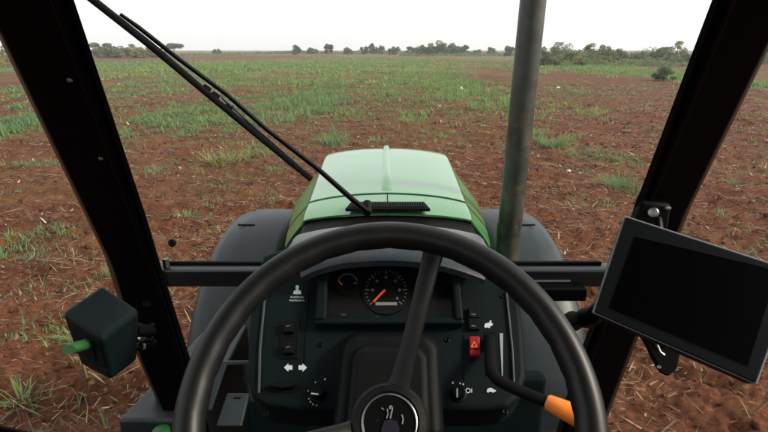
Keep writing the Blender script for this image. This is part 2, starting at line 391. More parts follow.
# dry stalks and straw lying on the soil
n = 190000
r_ = 2.2 + 40 * rng.power(1.25, n); a_ = R(1) * rng.uniform(-62, 62, n); bx = r_ * np.sin(a_); by = r_ * np.cos(a_)
kp = (fbm(bx * .8, by * .8, 3, 55) + rng.uniform(-.2, .2, n)) > .44; bx, by = bx[kp], by[kp]; n = len(bx)
ln_ = np.minimum(.38, .03 + rng.exponential(.062, n)); wide = np.where(rng.uniform(0, 1, n) < .25, rng.uniform(1.6, 3.2, n), 1.0)
g = blades('dry_straw', bx, by, gheight(bx, by) + .012, ln_, np.maximum(.005, np.hypot(bx, by) * .0008) * rng.uniform(.6, 1.6, n) * np.where(np.hypot(bx, by) < 6, np.minimum(wide, 2.0), wide), rng.uniform(0, 6.28, n),
           R(90) - np.abs(rng.normal(.10, .16, n)), rng.beta(1.3, 2.3, n), M_straw, droop=.25)
tag(g, 'dry straw and broken stalks strewn over the red soil', 'straw', kind='stuff')
# loose clods of earth
def clods(n):
    t = (1 + 5 ** .5) / 2
    iv = np.array([(-1, t, 0), (1, t, 0), (-1, -t, 0), (1, -t, 0), (0, -1, t), (0, 1, t), (0, -1, -t), (0, 1, -t), (t, 0, -1), (t, 0, 1), (-t, 0, -1), (-t, 0, 1)]) / 1.9
    fc = np.array([(0, 11, 5), (0, 5, 1), (0, 1, 7), (0, 7, 10), (0, 10, 11), (1, 5, 9), (5, 11, 4), (11, 10, 2), (10, 7, 6), (7, 1, 8), (3, 9, 4), (3, 4, 2), (3, 2, 6), (3, 6, 8), (3, 8, 9), (4, 9, 5), (2, 4, 11), (6, 2, 10), (8, 6, 7), (9, 8, 1)])
    r_ = 2.4 + 24 * rng.power(1.2, n); a_ = R(1) * rng.uniform(-60, 60, n); cx = r_ * np.sin(a_); cy = r_ * np.cos(a_)
    s = np.minimum(.036, .005 + rng.exponential(.007, n))
    v = iv[None] * rng.uniform(.5, 1.5, (n, 12, 1)) * s[:, None, None] * rng.uniform(.7, 1.3, (n, 1, 3))
    v[:, :, 0] += cx[:, None]; v[:, :, 1] += cy[:, None]; v[:, :, 2] += (gheight(cx, cy) + s * .25)[:, None]
    f = (np.arange(n)[:, None, None] * 12 + fc[None]).reshape(-1)
    me = np_mesh('soil_clods', v.reshape(-1, 3), f, np.arange(n * 20) * 3, np.full(n * 20, 3), [ground.data.materials[0]], {'cover': np.zeros(n * 12)}, smooth=False)
    o = bpy.data.objects.new('soil_clods', me); COL.objects.link(o); return o
tag(clods(24000), 'loose crumbly clods of red earth lying on the field', 'clods', kind='stuff')

# ------------------------------------------------------------------ single weeds one can point at
def weed(px, py, wpx, h, nb, tone, label, name='weed_clump', spread_lean=.75):
    p = atZ(px, py); dist = p.length; rad_ = wpx / 2 * dist / F
    bx = rng.normal(0, rad_ * .35, nb); by = rng.normal(0, rad_ * .35, nb)
    az = np.arctan2(bx, by) + rng.normal(0, .7, nb)
    z0 = gheight(np.array([p.x]), np.array([p.y]))[0]
    o = blades(name, bx, by, gheight(bx + p.x, by + p.y) - z0 - .01, h * rng.uniform(.5, 1.2, nb), np.maximum(.011, dist * .0011) * rng.uniform(.6, 1.5, nb), az,
               np.abs(rng.normal(spread_lean, .35, nb)), tone + rng.normal(0, .13, nb), M_weed, droop=.9)
    o.location = (p.x, p.y, z0); tag(o, label, 'weed', 'single weeds standing on the bare soil'); return o
weed(224, 163, 62, .48, 150, .80, 'straggly yellowish grass clump spreading on the soil left of the tractor hood')
weed(617, 188, 40, .42, 150, .18, 'bluish green feathery weed clump on bare soil near the right windscreen pillar')
weed(551, 146, 34, .40, 140, .30, 'bright green weed clump just right of the exhaust pipe')
weed(598, 156, 56, .24, 130, .12, 'low grey green weed patch between the exhaust pipe and right pillar')
weed(732, 183, 15, .17, 60, .25, 'tiny lone green weed on bare soil beyond the right pillar')
weed(328, 142, 30, .36, 90, .20, 'green weed sticking up behind the left front corner of the hood')
weed(29, 259, 30, .14, 60, .10, 'flat dark green weed on soil at the left edge of the photo')
weed(48, 234, 38, .14, 60, .15, 'low creeping weed with small leaves left of the left pillar')
weed(82, 338, 60, .15, 60, .45, 'green weed on the soil just behind the black box with the green lever')
weed(22, 398, 30, .20, 40, .55, 'sparse curved green stalk lying on dark soil at lower left')
weed(188, 216, 22, .20, 70, .5, 'small pale weed on the soil right of the left pillar above the crossbar')
weed(656, 196, 20, .25, 40, .3, 'thin green weed half hidden by the right pillar')

def lump(name, px, py, size, m, label, cat):
    p = atZ(px, py); bm = bmesh.new(); bmesh.ops.create_icosphere(bm, subdivisions=2, radius=1)
    for v in bm.verts: v.co = Vector((v.co.x * size[0], v.co.y * size[1], v.co.z * size[2])) * random.uniform(.8, 1.15)
    me = bpy.data.meshes.new(name); bm.to_mesh(me); bm.free(); me.materials.append(m)
    o = bpy.data.objects.new(name, me); COL.objects.link(o); o.location = (p.x, p.y, float(gheight([p.x], [p.y])[0]) + size[2] * .5); tag(o, label, cat); return o
M_pale = mat('pale_stone', (.62, .57, .52), .8)
lump('white_scrap', 461, 91, (.10, .07, .16), M_pale, 'small white scrap caught among tall green weeds left of the exhaust pipe', 'scrap')
lump('pale_stone', 558, 89, (.10, .09, .07), M_pale, 'pale stone lying alone on the bare field right of the exhaust pipe', 'stone')
lump('pale_stone', 569, 171, (.045, .04, .03), M_pale, 'small cream stone on the near soil right of the exhaust pipe, left of another', 'stone')
lump('pale_stone', 580, 174, (.04, .04, .03), M_pale, 'small cream stone on the near soil, the right one of a pair', 'stone')

# ------------------------------------------------------------------ trees
def tree(px, top, base, wpx, dist, label, tone=.45, shape='round', name='bush_tree', group=None, trunk=True):
    """dist: metres ahead; heights and widths measured in photo pixels at that distance"""
    p = atY(px, base, dist); x, y = p.x, dist
    H = (base - top) * dist / F * 1.0; W = wpx * dist / F
    zg = float(gheight([x], [y])[0]); top_z = atY(px, top, dist).z; H = max(1.2, top_z - zg)
    root = empty(name, (x, y, zg)); tag(root, label, 'tree' if trunk else 'bush', group)
    c0 = .14 * H if shape == 'round' else (.5 * H if shape == 'umbrella' else .06 * H)
    t = MB(); lean = Vector((random.uniform(-.08, .08) * H, 0, 0))
    rt = max(.06, .028 * H)
    t.tube([(0, 0, -.1), lean * .4 + Vector((0, 0, .3 * H)), lean + Vector((0, 0, .62 * H)), lean + Vector((0, 0, .85 * H))], [rt * 1.25, rt, rt * .6, rt * .2], M_bark, 7)
    for k in range(5):
        a = random.uniform(0, 6.28); s = Vector((0, 0, H * random.uniform(.28, .5))) + lean * .5
        t.tube([s, s + Vector((math.cos(a) * W * .2, math.sin(a) * W * .2, H * .16)), s + Vector((math.cos(a) * W * .34, math.sin(a) * W * .34, H * .25))], [rt * .5, rt * .35, rt * .1], M_bark, 5)
    t.build('trunk', root)
    nc = int(9 + 7 * min(2, W / H)); C = []
    for k in range(nc):
        a = rng.uniform(0, 6.28); rr = math.sqrt(rng.uniform(0, 1)) * .42 * W
        zz = rng.uniform(0, 1); lim = 1 - .55 * (rr / (.5 * W)) ** 2
        zc = c0 + (H - c0) * (zz if shape != 'umbrella' else .45 + .5 * zz) * lim
        C.append((math.cos(a) * rr + lean.x, math.sin(a) * rr, zc, rng.uniform(.10, .21) * min(W, H * 1.3), rng.normal(0, .16)))
    per = 95; n = nc * per
    cc = np.repeat(np.array(C), per, 0); u = rng.normal(0, 1, (n, 3)); u /= np.linalg.norm(u, axis=1)[:, None]
    rr = cc[:, 3] * rng.uniform(.35, 1.08, n) ** .6
    pos = cc[:, :3] + u * rr[:, None] * np.array([1.15, 1.15, .8]); pos[:, 2] = np.clip(pos[:, 2], .12, H)
    s = np.maximum(dist * .0016, .05 * min(H, W) ** .5) * rng.uniform(.5, 1.3, n)
    a = rng.normal(0, 1, (n, 3)); a /= np.linalg.norm(a, axis=1)[:, None]; b = np.cross(a, rng.normal(0, 1, (n, 3))); b /= np.linalg.norm(b, axis=1)[:, None]
    v = np.stack([pos - a * s[:, None], pos + b * s[:, None] * .5, pos + a * s[:, None], pos - b * s[:, None] * .5], 1).reshape(-1, 3)
    me = np_mesh('crown', v, np.arange(n * 4), np.arange(n) * 4, np.full(n, 4), [M_leaf], {'tone': np.repeat(np.clip(tone + cc[:, 4] + rng.normal(0, .12, n), 0, 1), 4)})
    o = bpy.data.objects.new('crown', me); COL.objects.link(o); o.parent = root
    return root
GL, GC, GR = 'trees of the distant wood on the left', 'low trees along the middle of the horizon', 'trees and bushes behind the right edge of the field'
# the wood at the left
tree(97, 43, 55, 17, 180, 'leftmost rounded tree of the wood beside the left pillar', .4, group=GL)
tree(110, 43.5, 55, 17, 190, 'tall grey green tree second from the left pillar', .35, group=GL)
tree(122, 46, 55, 15, 180, 'short broad tree in the middle of the left wood', .5, group=GL)
tree(134, 44.5, 55, 16, 185, 'slightly taller yellowish tree in the left wood under the wiper blade', .7, group=GL)
tree(147, 47, 55, 15, 190, 'low tree near the right end of the left wood', .6, group=GL)
tree(160, 48.5, 54.5, 14, 200, 'smallest tree ending the left wood, crossed by the wiper', .75, group=GL)
tree(103, 47, 55.5, 14, 172, 'low bush in front of the two leftmost trees of the left wood', .5, 'bush', group=GL)
tree(116, 47.5, 55.5, 14, 172, 'dark low bush under the second and third trees of the left wood', .3, 'bush', group=GL)
tree(128, 48, 55.5, 15, 170, 'ochre low bush in the middle of the left wood', .8, 'bush', group=GL)
tree(140, 48.5, 55.5, 15, 172, 'yellowish low bush under the wiper blade in the left wood', .85, 'bush', group=GL)
tree(153, 49.5, 55.5, 14, 175, 'pale low bush left of the smallest tree of the left wood', .7, 'bush', group=GL)
tree(8, 46, 66, 30, 75, 'tan and ochre bushy tree seen left of the left pillar', .97, 'bush')
tree(-14, 42, 66, 30, 85, 'green bushy tree cut off by the left edge of the photo', .6, 'bush')
tree(174, 43.5, 52, 15, 260, 'lone dark flat topped tree standing right of the wiper blade', .1, 'umbrella', 'flat_topped_tree')
tree(217, 49, 51.5, 9, 300, 'tiny faraway bush alone on the left part of the horizon', .4, 'bush', trunk=True)
# the middle of the horizon
for (px, tp, bs, wp, ds, lb, tn, sh) in [
    (297, 45, 51.5, 10, 260, 'small dark round tree, first to the left of the hood ridge line', .15, 'round'),
    (313, 47.5, 51.5, 10, 270, 'low bush between two small dark trees left of centre', .4, 'bush'),
    (328, 43.5, 51.5, 10, 260, 'dark round tree standing clear above a row of low bushes', .1, 'round'),
    (349, 47, 51.5, 9, 280, 'low dark bush alone left of the middle tree pair', .3, 'bush'),
    (365, 45, 51.5, 7, 260, 'narrow pale tree at the left of the middle tree pair', .45, 'round'),
    (373, 43, 51.5, 9, 260, 'darker taller tree of the pair straight above the hood ridge', .15, 'round'),
    (381, 44.5, 51.5, 8, 270, 'grey green tree touching the right side of the middle pair', .35, 'round'),
    (395, 46.5, 52, 13, 260, 'low spreading bush right of the middle pair', .4, 'bush'),
    (412, 46.5, 52.5, 13, 230, 'low rounded tree at the left end of the long middle grove', .4, 'bush'),
    (423, 44.8, 52.5, 13, 220, 'grey green tree second in the long middle grove', .4, 'round'),
    (433, 43.5, 52.5, 13, 220, 'leafy tree left of the tallest in the middle grove', .5, 'round'),
    (442, 40.8, 52.5, 15, 220, 'tallest tree in the middle grove', .4, 'round'),
    (452, 43.5, 52.5, 13, 225, 'tree just right of the tallest one in the middle grove', .35, 'round'),
    (461, 44, 52.5, 14, 220, 'rounded dark tree ending the middle grove on the right', .3, 'round'),
    (477, 48, 52.5, 12, 240, 'thin low bush right of the middle grove', .5, 'bush'),
    (492, 46.5, 52.5, 9, 240, 'small bush tree standing alone left of the exhaust pipe', .4, 'round'),
    (509, 46, 54, 12, 200, 'dark low tree partly behind the left edge of the exhaust pipe', .25, 'bush')]:
    tree(px, tp, bs, wp, ds, lb, tn, sh, group=GC)
# the right side, nearer
for (px, tp, bs, wp, ds, lb, tn, sh) in [
    (545, 46, 62, 20, 115, 'broad tree directly right of the exhaust pipe', .35, 'round'),
    (563, 42.5, 62, 24, 112, 'wide crowned tree second from the exhaust pipe', .4, 'round'),
    (553, 54, 67, 26, 82, 'rounded green bush in front of the trees by the exhaust pipe', .5, 'bush'),
    (578, 56, 68, 17, 80, 'yellow green bush between the darker right hand trees', .98, 'bush'),
    (590, 43.5, 62, 17, 112, 'reddish green tree right of the wide crowned one', .85, 'round'),
    (605, 42, 62, 22, 110, 'full leafy tree in the middle of the right hand row', .35, 'round'),
    (619, 49, 62, 16, 112, 'low tree right of the full leafy one', .4, 'round'),
    (608, 57, 66, 26, 88, 'brownish low bush in front of the right hand row', .85, 'bush'),
    (637, 51, 62, 19, 115, 'small tree left of the tall pale one near the right pillar', .4, 'round'),
    (653, 52, 62, 18, 112, 'dull green tree beneath the tall pale one', .5, 'round'),
    (661, 47.5, 62, 17, 112, 'thin topped tree leaning against the tall pale one', .6, 'round'),
    (675, 41.5, 62, 17, 108, 'tall pale tree next to the right windscreen pillar', .75, 'round'),
    (664, 66, 80, 24, 43, 'dark nearer bush at the field edge beside the right pillar', .2, 'bush'),
    (690, 52, 63, 22, 100, 'tree mostly hidden behind the right windscreen pillar', .4, 'round'),
    (543, 55, 66, 18, 84, 'green bush half hidden by the right edge of the exhaust pipe', .45, 'bush'),
    (568, 51, 64, 18, 98, 'dark bush between the wide crowned tree and the yellow green bush', .25, 'bush'),
    (592, 53, 65, 20, 95, 'dull bush under the reddish green tree', .5, 'bush'),
    (624, 55, 64, 20, 98, 'grey green bush below the low tree in the right hand row', .35, 'bush'),
    (644, 56, 65, 24, 94, 'wide low bush left of the dark nearer bush', .5, 'bush'),
    (672, 56, 66, 20, 92, 'green bush at the foot of the tall pale tree', .45, 'bush'),
    (757, 44, 66, 22, 95, 'tree seen past the right pillar, at the right edge of the photo', .5, 'round'),
    (776, 48, 68, 22, 85, 'green bush cut off by the right edge of the photo', .5, 'bush')]:
    tree(px, tp, bs, wp, ds, lb, tn, sh, group=GR)

def scrub():
    out = []
    for (x0, x1, base, dist, hmax, n, tone) in ((60, 240, 53, 230, 1.1, 2600, .55), (230, 535, 51.6, 300, 1.9, 9000, .35), (400, 535, 53, 215, 1.6, 4000, .4), (530, 720, 62, 120, 3.2, 9000, .42), (535, 720, 66.5, 86, 1.5, 5000, .5), (740, 800, 63, 100, 3.0, 2500, .45), (-60, 40, 62, 100, 2.0, 2500, .8)):
        a, b = atY(x0, base, dist), atY(x1, base, dist)
        x = rng.uniform(a.x, b.x, n); y = dist + rng.normal(0, dist * .03, n)
        hh = hmax * (.15 + .85 * np.clip((fbm(x * 9 / dist * 3, y * .03, 4, 13) - .30) * 1.9, 0, 1)); u = rng.uniform(0, 1, n)
        out.append((x, y, gheight(x, y) + u * hh, dist * .0016 * rng.uniform(.5, 1.4, n), tone + (u - .5) * .1 + (fbm(x * .25, y * .25, 2, 31) - .5) * .5 + rng.normal(0, .1, n)))
    x, y, z, s, tn = [np.concatenate(q) for q in zip(*out)]; n = len(x)
    pos = np.stack([x, y, z], 1); a = rng.normal(0, 1, (n, 3)); a /= np.linalg.norm(a, axis=1)[:, None]; b = np.cross(a, rng.normal(0, 1, (n, 3))); b /= np.linalg.norm(b, axis=1)[:, None]
    v = np.stack([pos - a * s[:, None], pos + b * s[:, None] * .6, pos + a * s[:, None], pos - b * s[:, None] * .6], 1).reshape(-1, 3)
    me = np_mesh('distant_scrub', v, np.arange(n * 4), np.arange(n) * 4, np.full(n, 4), [M_leaf], {'tone': np.repeat(np.clip(tn, 0, 1), 4)})
    o = bpy.data.objects.new('distant_scrub', me); COL.objects.link(o); tag(o, 'low scrub and undergrowth filling the far field edge between the trees', 'scrub', kind='stuff')
scrub()

# ================================================================== TRACTOR
tractor = empty('tractor', (0, 0, 0))
tag(tractor, 'green tractor seen from its driving seat, with steering wheel, dashboard, hood, fenders and exhaust pipe', 'tractor')
HX = 0.012                                       # the hood's middle line
def prof(zc, ws=1.0, dz=0.0, cw=.276, blg=0.0):
    """half cross section of the hood, from the middle out and down; cw: half width at the crease"""
    k = cw / .276
    P = [(0, 0), (.09 * k, -.003), (.18 * k, -.011), (.24 * k, -.021), (.268 * k, -.028), (.276 * k, -.033), (cw + (.338 - cw) * .12, -.046), (cw + (.338 - cw) * .55, -.082), (.333, -.118), (.341, -.15), (.346, -.30), (.346, -.50)]
    return [Vector(((x + blg * min(1, max(0, (x - cw) / .05))) * ws, 0, zc + z * (1 + dz))) for x, z in P]
def section(Y, zc, ws=1.0, dz=0.0, bow=0.0):
    h = catmull(prof(zc, ws, dz, min(.308, .276 + max(0, Y - 1.85) * .036), .040 * math.exp(-((Y - 2.25) / .38) ** 2)), 4)
    L = [Vector((HX - p.x, Y - bow * (p.x / .34) ** 2, p.z)) for p in reversed(h[1:])]
    return L + [Vector((HX + p.x, Y - bow * (p.x / .34) ** 2, p.z)) for p in h]
hood = empty('engine_hood'); hood.parent = tractor
m = MB()
keys = [(1.862, 1.812, 1.0, 0, .02), (2.2, 1.815, 1.0, 0, .01), (2.55, 1.815, 1.0, 0, 0), (2.72, 1.812, .995, .02, 0), (2.86, 1.795, .98, .05, .01), (2.97, 1.745, .95, .1, .04), (3.04, 1.65, .92, .1, .06), (3.06, 1.50, .90, .1, .06)]
kk = catmull([Vector(k[:3]) for k in keys], 4); k2 = catmull([Vector((k[3], k[4], 0)) for k in keys], 4)
m.grid([section(a.x, a.y, a.z, b.x, b.y) for a, b in zip(kk, k2)], M_green)
hm = m.build('hood_panel', hood, smooth=50, solid=.006)
m = MB()
rows = [section(1.645, 1.800, .985, 0, -.035), section(1.70, 1.806, .995, 0, -.015), section(1.77, 1.809, 1, 0, .005), section(1.836, 1.8115, 1.0, 0, .02)]
m.grid(rows, M_green); m.build('rear_panel', hood, smooth=50, solid=.006)
m = MB()  # dark strip filling the gap and the seam
m.grid([section(1.830, 1.8075, .997, 0, .02), section(1.866, 1.8075, .997, 0, .02)], M_gap); m.build('panel_gap', hood, solid=.004)
m = MB(); m.box((HX, 1.737, 1.8115), (.0035, .215, .004), M_gap, Matrix.Rotation(R(1.5), 3, 'X')); m.build('panel_seam', hood)
m = MB()
pts = [(1.87, 1.813), (1.9, 1.821), (2.2, 1.8245), (2.55, 1.826), (2.70, 1.826), (2.76, 1.832), (2.80, 1.820)]
rows = [[Vector((HX + x * (1.25 if Y < 2 else .8), Y, z - dz)) for x, dz in ((-.024, .014), (-.013, .0025), (0, 0), (.013, .0025), (.024, .014))] for Y, z in pts]
m.grid(rows, M_green); m.build('ridge', hood, smooth=60)
m = MB()  # black vent with slats
c = 1.690; zc = 1.812
m.prism([Vector((HX - .120, 1.712, 1.813)), Vector((HX + .120, 1.712, 1.813)), Vector((HX + .135, 1.640, 1.810)), Vector((HX - .135, 1.640, 1.810))], Vector((0, 0, .010)), M_gap)
for i in range(30): m.box((HX - .116 + i * .008, 1.676, 1.8235), (.0035, .062, .004), M_rubber)
m.build('vent_grille', hood, bevel=.002)
m = MB()
m.grid([section(1.66, 1.787, .980, 0, -.04), section(1.60, 1.778, .972, 0, 0), section(1.525, 1.776, .965, 0, .02)], M_rubber); m.build('rear_gap_shadow', hood, solid=.01)  # black strip painting in the shadow gap under the hood's rear lip
m = MB()
sc = [section(1.53, 1.800, .985, .0, .02), section(1.49, 1.806, .99, .0, .02), section(1.44, 1.798, .99, .0, .02), section(1.38, 1.770, .99, .1, .02)]
m.grid(sc, M_scuttle); m.build('scuttle', tractor, smooth=50, solid=.006)

m = MB()
m.box((HX, 2.35, 1.02), (.46, 1.5, .75), M_cast); m.box((HX, 2.0, .72), (.36, 2.3, .28), M_cast); m.box((0, .2, .75), (.6, 1.6, .4), M_cast)
m.tube([(-.78, 2.7, .62), (.78, 2.7, .62)], .07, M_cast); m.tube([(-.85, -.7, .8), (.85, -.7, .8)], .12, M_cast)
m.build('chassis', tractor, bevel=.02)
# exhaust stack
ex = MB(); ex_x, ex_y = .479, 1.95
ex.tube([(ex_x - .002, ex_y, 1.64), (ex_x + .006, ex_y, 1.9), (ex_x + .036, ex_y, 2.9), (ex_x + .041, ex_y, 3.05)], [.0445, .0445, .0440, .044], M_exh, 40)
exo = ex.build('exhaust_pipe', tractor)
ex = MB(); ex.tube([(ex_x - .003, ex_y, .95), (ex_x - .003, ex_y, 1.66), (ex_x - .003, ex_y, 1.672), (ex_x - .003, ex_y, 1.675)], [.0458, .0458, .0456, .0450], M_exh, 40); ex.build('sleeve', exo)

# front fenders and wheels
def fender(side):
    m = MB(); rows = []
    ax_y, ax_z, Rf = 2.70, .70, .77
    for th in [118, 110, 100, 92, 84, 76, 68, 60, 52, 44, 36, 28, 20, 12, 4]:
        t = R(th); row = []
        xo = .835 + .05 * max(0, (90 - th)) / 60
        for x, dr in ((.50, -.26), (.50, -.10), (.502, -.035), (.512, -.010), (.53, 0), (.60, .004), (.70, .004), (xo - .13, .000), (xo - .075, -.012), (xo - .035, -.034), (xo - .010, -.068), (xo, -.11), (xo - .002, -.14)):
            r = Rf + dr; row.append(Vector((side * x + HX, ax_y - r * math.cos(t), ax_z + r * math.sin(t))))
        rows.append(row)
    m.grid(rows, M_fender); f = m.build('fender', tractor, smooth=50, solid=.006)
    s = MB(); t = R(80)
    a = Vector((side * .70 + HX, ax_y - (Rf + .006) * math.cos(t), ax_z + (Rf + .006) * math.sin(t)))
    s.box(a, (.085, .012, .006), M_gap, Matrix.Rotation(R(10), 3, 'X')); s.build('slot', f, bevel=.002)
    s = MB()   # pale worn outer edge
    edge = []
    for th in range(112, 2, -6):
        t = R(th); xo = .835 + .05 * max(0, (90 - th)) / 60 + .004; r = Rf - .138
        edge.append((side * xo + HX, ax_y - r * math.cos(t), ax_z + r * math.sin(t)))
    s.tube(edge, .008, M_fender, 8); s.build('edge_lip', f)
    return f
fender(-1); fender(1)
def wheel(x, y, r, wd, lugs):
    root = empty('wheel', (x, y, r)); root.parent = tractor
    m = MB(); prof_ = [(r * .55, -wd * .45), (r * .72, -wd * .5), (r * .9, -wd * .47), (r * .955, -wd * .36), (r * .96, 0), (r * .955, wd * .36), (r * .9, wd * .47), (r * .72, wd * .5), (r * .55, wd * .45)]
    m.lathe((0, 0, 0), (1, 0, 0), prof_, M_tyre, 40)
    for k in range(lugs):
        for s in (-1, 1):
            a = 2 * math.pi * (k + .25 * s) / lugs
            m.box((s * wd * .24, -math.cos(a) * r * .97, math.sin(a) * r * .97), (wd * .5, r * .06, r * .07), M_tyre, Matrix.Rotation(-a + R(90), 3, 'X') @ Matrix.Rotation(R(32) * s, 3, 'Z'))
    m.build('tyre', root, bevel=.008)
    m = MB(); m.lathe((0, 0, 0), (1, 0, 0), [(.05, -wd * .2), (r * .54, -wd * .44), (r * .56, -wd * .44), (r * .56, wd * .44), (r * .54, wd * .44), (.05, wd * .2)], M_rim, 32); m.build('rim', root)
for sx in (-1, 1):
    wheel(sx * .68 + HX, 2.70, .62, .32, 16); wheel(sx * .98 + HX, -.75, .82, .46, 20)

# battery box beside the cab front
m = MB(); m.prism([Vector((-.755, 1.29, 1.30)), Vector((-.52, 1.29, 1.30)), Vector((-.52, 1.85, 1.30)), Vector((-.668, 1.85, 1.30))], Vector((0, 0, -.45)), M_fender)
bb = m.build('battery_box', tractor, bevel=.012, seg=3)
m = MB(); m.box((-.65, 1.285, 1.10), (.20, .016, .30), M_gap); m.build('dark_front', bb, bevel=.006)  # near-black plate makes the front face darker than the top
p = atY(161, 430, 1.27); m = MB(); m.lathe(p + Vector((0, 0, -.03)), (0, 0, 1), [(.022, 0), (.024, .012), (.024, .03), (.016, .036)], M_lever, 20); m.build('green_cap', bb)

# ------------------------------------------------------------------ cab frame
def beam(name, left, right, ys, thick, m_, parent, extra=None, bevel=.006):
    """a post given by its left and right edges as seen at the heights ys (pixel rows) with their distance ahead"""
    b = MB(); L = [atY(x, y, Y) for (x, y), Y in zip(left, ys)]; Rr = [atY(x, y, Y) for (x, y), Y in zip(right, ys)]
    for i in range(len(L) - 1):
        pass
    n = len(L); d = thick; vs = []
    for a, c in zip(L, Rr): vs += [a, c, c + d, a + d]
    fs = [[0, 1, 2, 3], [4 * (n - 1) + k for k in (3, 2, 1, 0)]]
    for i in range(n - 1):
        for k in range(4): fs.append([4 * i + k, 4 * i + (k + 1) % 4, 4 * (i + 1) + (k + 1) % 4, 4 * (i + 1) + k])
    b.add(vs, fs, m_); return b.build(name, parent, bevel=bevel, seg=3)
def ys_plane(x, y):
    """distance ahead of the sloping windscreen at a pixel"""
    p0 = Vector((0, 1.30, 1.77)); nn = Vector((0, .608, .35)).normalized(); return atP(x, y, p0, nn)
# left pillar
rowsL = [(-95, -150), (-16, 0), (88, 216), (112, 268), (142, 361), (178, 445)]
LE = [(-76, -130), (-16, 0), (88, 216), (112, 266), (142, 361), (180, 450)]
RE = [(28, -130), (73, 0), (145, 216), (160, 266), (190, 361), (214, 450)]
YS = [.76, .95, 1.235, 1.30, 1.32, 1.34]
pl = beam('windscreen_pillar', LE, RE, YS, Vector((-.05, .06, .01)), M_black, tractor)
def offs(pts, dx): return [(x + dx, y) for x, y in pts]
beam('glass_seal', offs(RE, -3.2), offs(RE, 1.3), [y - .012 for y in YS], Vector((-.06, .07, 0)), M_rubber, pl, bevel=.003)
beam('inner_trim', [(a[0] * .72 + b[0] * .28, a[1]) for a, b in zip(RE, LE)], [(a[0] * .86 + b[0] * .14, a[1]) for a, b in zip(RE, LE)], [y - .016 for y in YS], Vector((0, .03, 0)), M_black, pl, bevel=.006)
def screw(px, py, Y, r, m_, parent, name='screw'):
    b = MB(); p = atY(px, py, Y); n = (EYE - p).normalized()
    b.lathe(p, n, [(r, -.004), (r, .003), (r * .75, .006), (r * .3, .0065)], m_, 16); return b.build(name, parent)
M_scr = mat('dark_screw', (.10, .10, .10), .35, metal=.8)
screw(70, 80, 1.035, .006, M_scr, pl); screw(101, 158, 1.14, .006, M_scr, pl); screw(147, 304, 1.29, .010, M_black, pl)
# right pillar
RLE = [(774, -130), (713, 0), (632, 216), (612, 268), (578, 361), (552, 450)]
RRE = [(872, -130), (790, 0), (684, 216), (663, 268), (626, 361), (592, 450)]
pr = beam('windscreen_pillar', RLE, RRE, YS, Vector((.05, .06, .01)), M_black, tractor)
beam('glass_seal', offs(RLE, -1.3), offs(RLE, 3.2), [y - .012 for y in YS], Vector((.06, .07, 0)), M_rubber, pr, bevel=.003)
beam('inner_trim', [(a[0] * .80 + b[0] * .20, a[1]) for a, b in zip(RLE, RRE)], [(a[0] * .68 + b[0] * .32, a[1]) for a, b in zip(RLE, RRE)], [y - .014 for y in YS], Vector((0, .03, 0)), M_black, pr, bevel=.006)
# crossbar under the windscreen
m = MB(); a = atY(157, 288, 1.297); b = atY(612, 288, 1.297); zt = atY(384, 271, 1.297).z; zb = atY(384, 287, 1.297).z
m.prism([Vector((a.x, 1.297, zb)), Vector((a.x, 1.297, zt)), Vector((a.x, 1.309, zt + .004)), Vector((a.x, 1.345, zt + .004)), Vector((a.x, 1.345, zb))], Vector((b.x - a.x, 0, 0)), M_bar)
cb = m.build('windscreen_crossbar', tractor, bevel=.004, seg=3)
m = MB(); m.box((.0, 1.333, zt + .008), (b.x - a.x - .04, .012, .010), M_rubber); m.build('glass_seal', cb, bevel=.003)
m = MB(); m.box(((atY(545, 280, 1.297).x), 1.2945, atY(545, 280.5, 1.297).z), (.13, .005, .0035), M_bezel_e); m.build('trim_line', cb)
m = MB(); p1 = atY(522, 287.5, 1.26); p2 = atY(585, 300, 1.26); m.box(((p1.x + p2.x) / 2, 1.275, (p1.z + p2.z) / 2), (p2.x - p1.x, .05, abs(p1.z - p2.z)), M_black); m.build('control_box', cb, bevel=.004)
m = MB(); p1 = atY(166, 263, 1.315); m.tube([p1 + Vector((0, 0, -.01)), p1 + Vector((0, 0, .012))], .009, M_scr, 6); m.build('bolt', cb)
# glass pane
tl, tr_, br_, bl_ = ys_plane(28, -130), ys_plane(774, -130), Vector((b.x - .02, 1.338, zt + .012)), Vector((a.x + .02, 1.338, zt + .012))
m = MB(); m.add([tl, tr_, br_, bl_], [(0, 1, 2, 3)], M_clear); ws = m.build('windscreen', tractor)
m = MB(); p = atY(172, 243, 1.275)
m.lathe(p, (0, -1, .35), [(.008, -.01), (.010, 0), (.008, .004), (.004, .004)], M_gap, 18); m.build('grommet', ws)
# firewall, floor, door sill; unseen roof and high back added to darken the cab
m = MB(); m.box((.03, 1.34, 1.20), (.86, .05, .44), M_dash); fwl = m.build('firewall', tractor, bevel=.015)
m = MB(); m.box((0, .35, .98), (1.30, 1.9, .06), M_rubber); m.build('cab_floor', tractor, bevel=.01)
m = MB()
m.prism([Vector((-.72, .72, 2.70)), Vector((.74, .72, 2.70)), Vector((.80, -.2, 2.74)), Vector((.78, -1.2, 2.70)), Vector((-.78, -1.2, 2.70)), Vector((-.80, -.2, 2.74))], Vector((0, 0, .14)), M_liner)
m.build('cab_roof', tractor, bevel=.04, seg=3)
m = MB(); m.box((0, -1.15, 1.60), (1.3, .05, 1.30), M_dash2)
for sx in (-1, 1):
    m.tube([(sx * .66, -1.12, 1.0), (sx * .70, -1.12, 2.72)], .045, M_black, 8)
    m.box((sx * .66, -.5, 1.25), (.06, 1.3, .50), M_dash2)
    m.tube([(sx * .70, -.35, 1.0), (sx * .74, -.35, 2.72)], .03, M_black, 8)
m.build('rear_cab_frame', tractor, bevel=.01)
m = MB(); q0, q1 = atY(-70, 424, .80), atY(26, 442, .98)
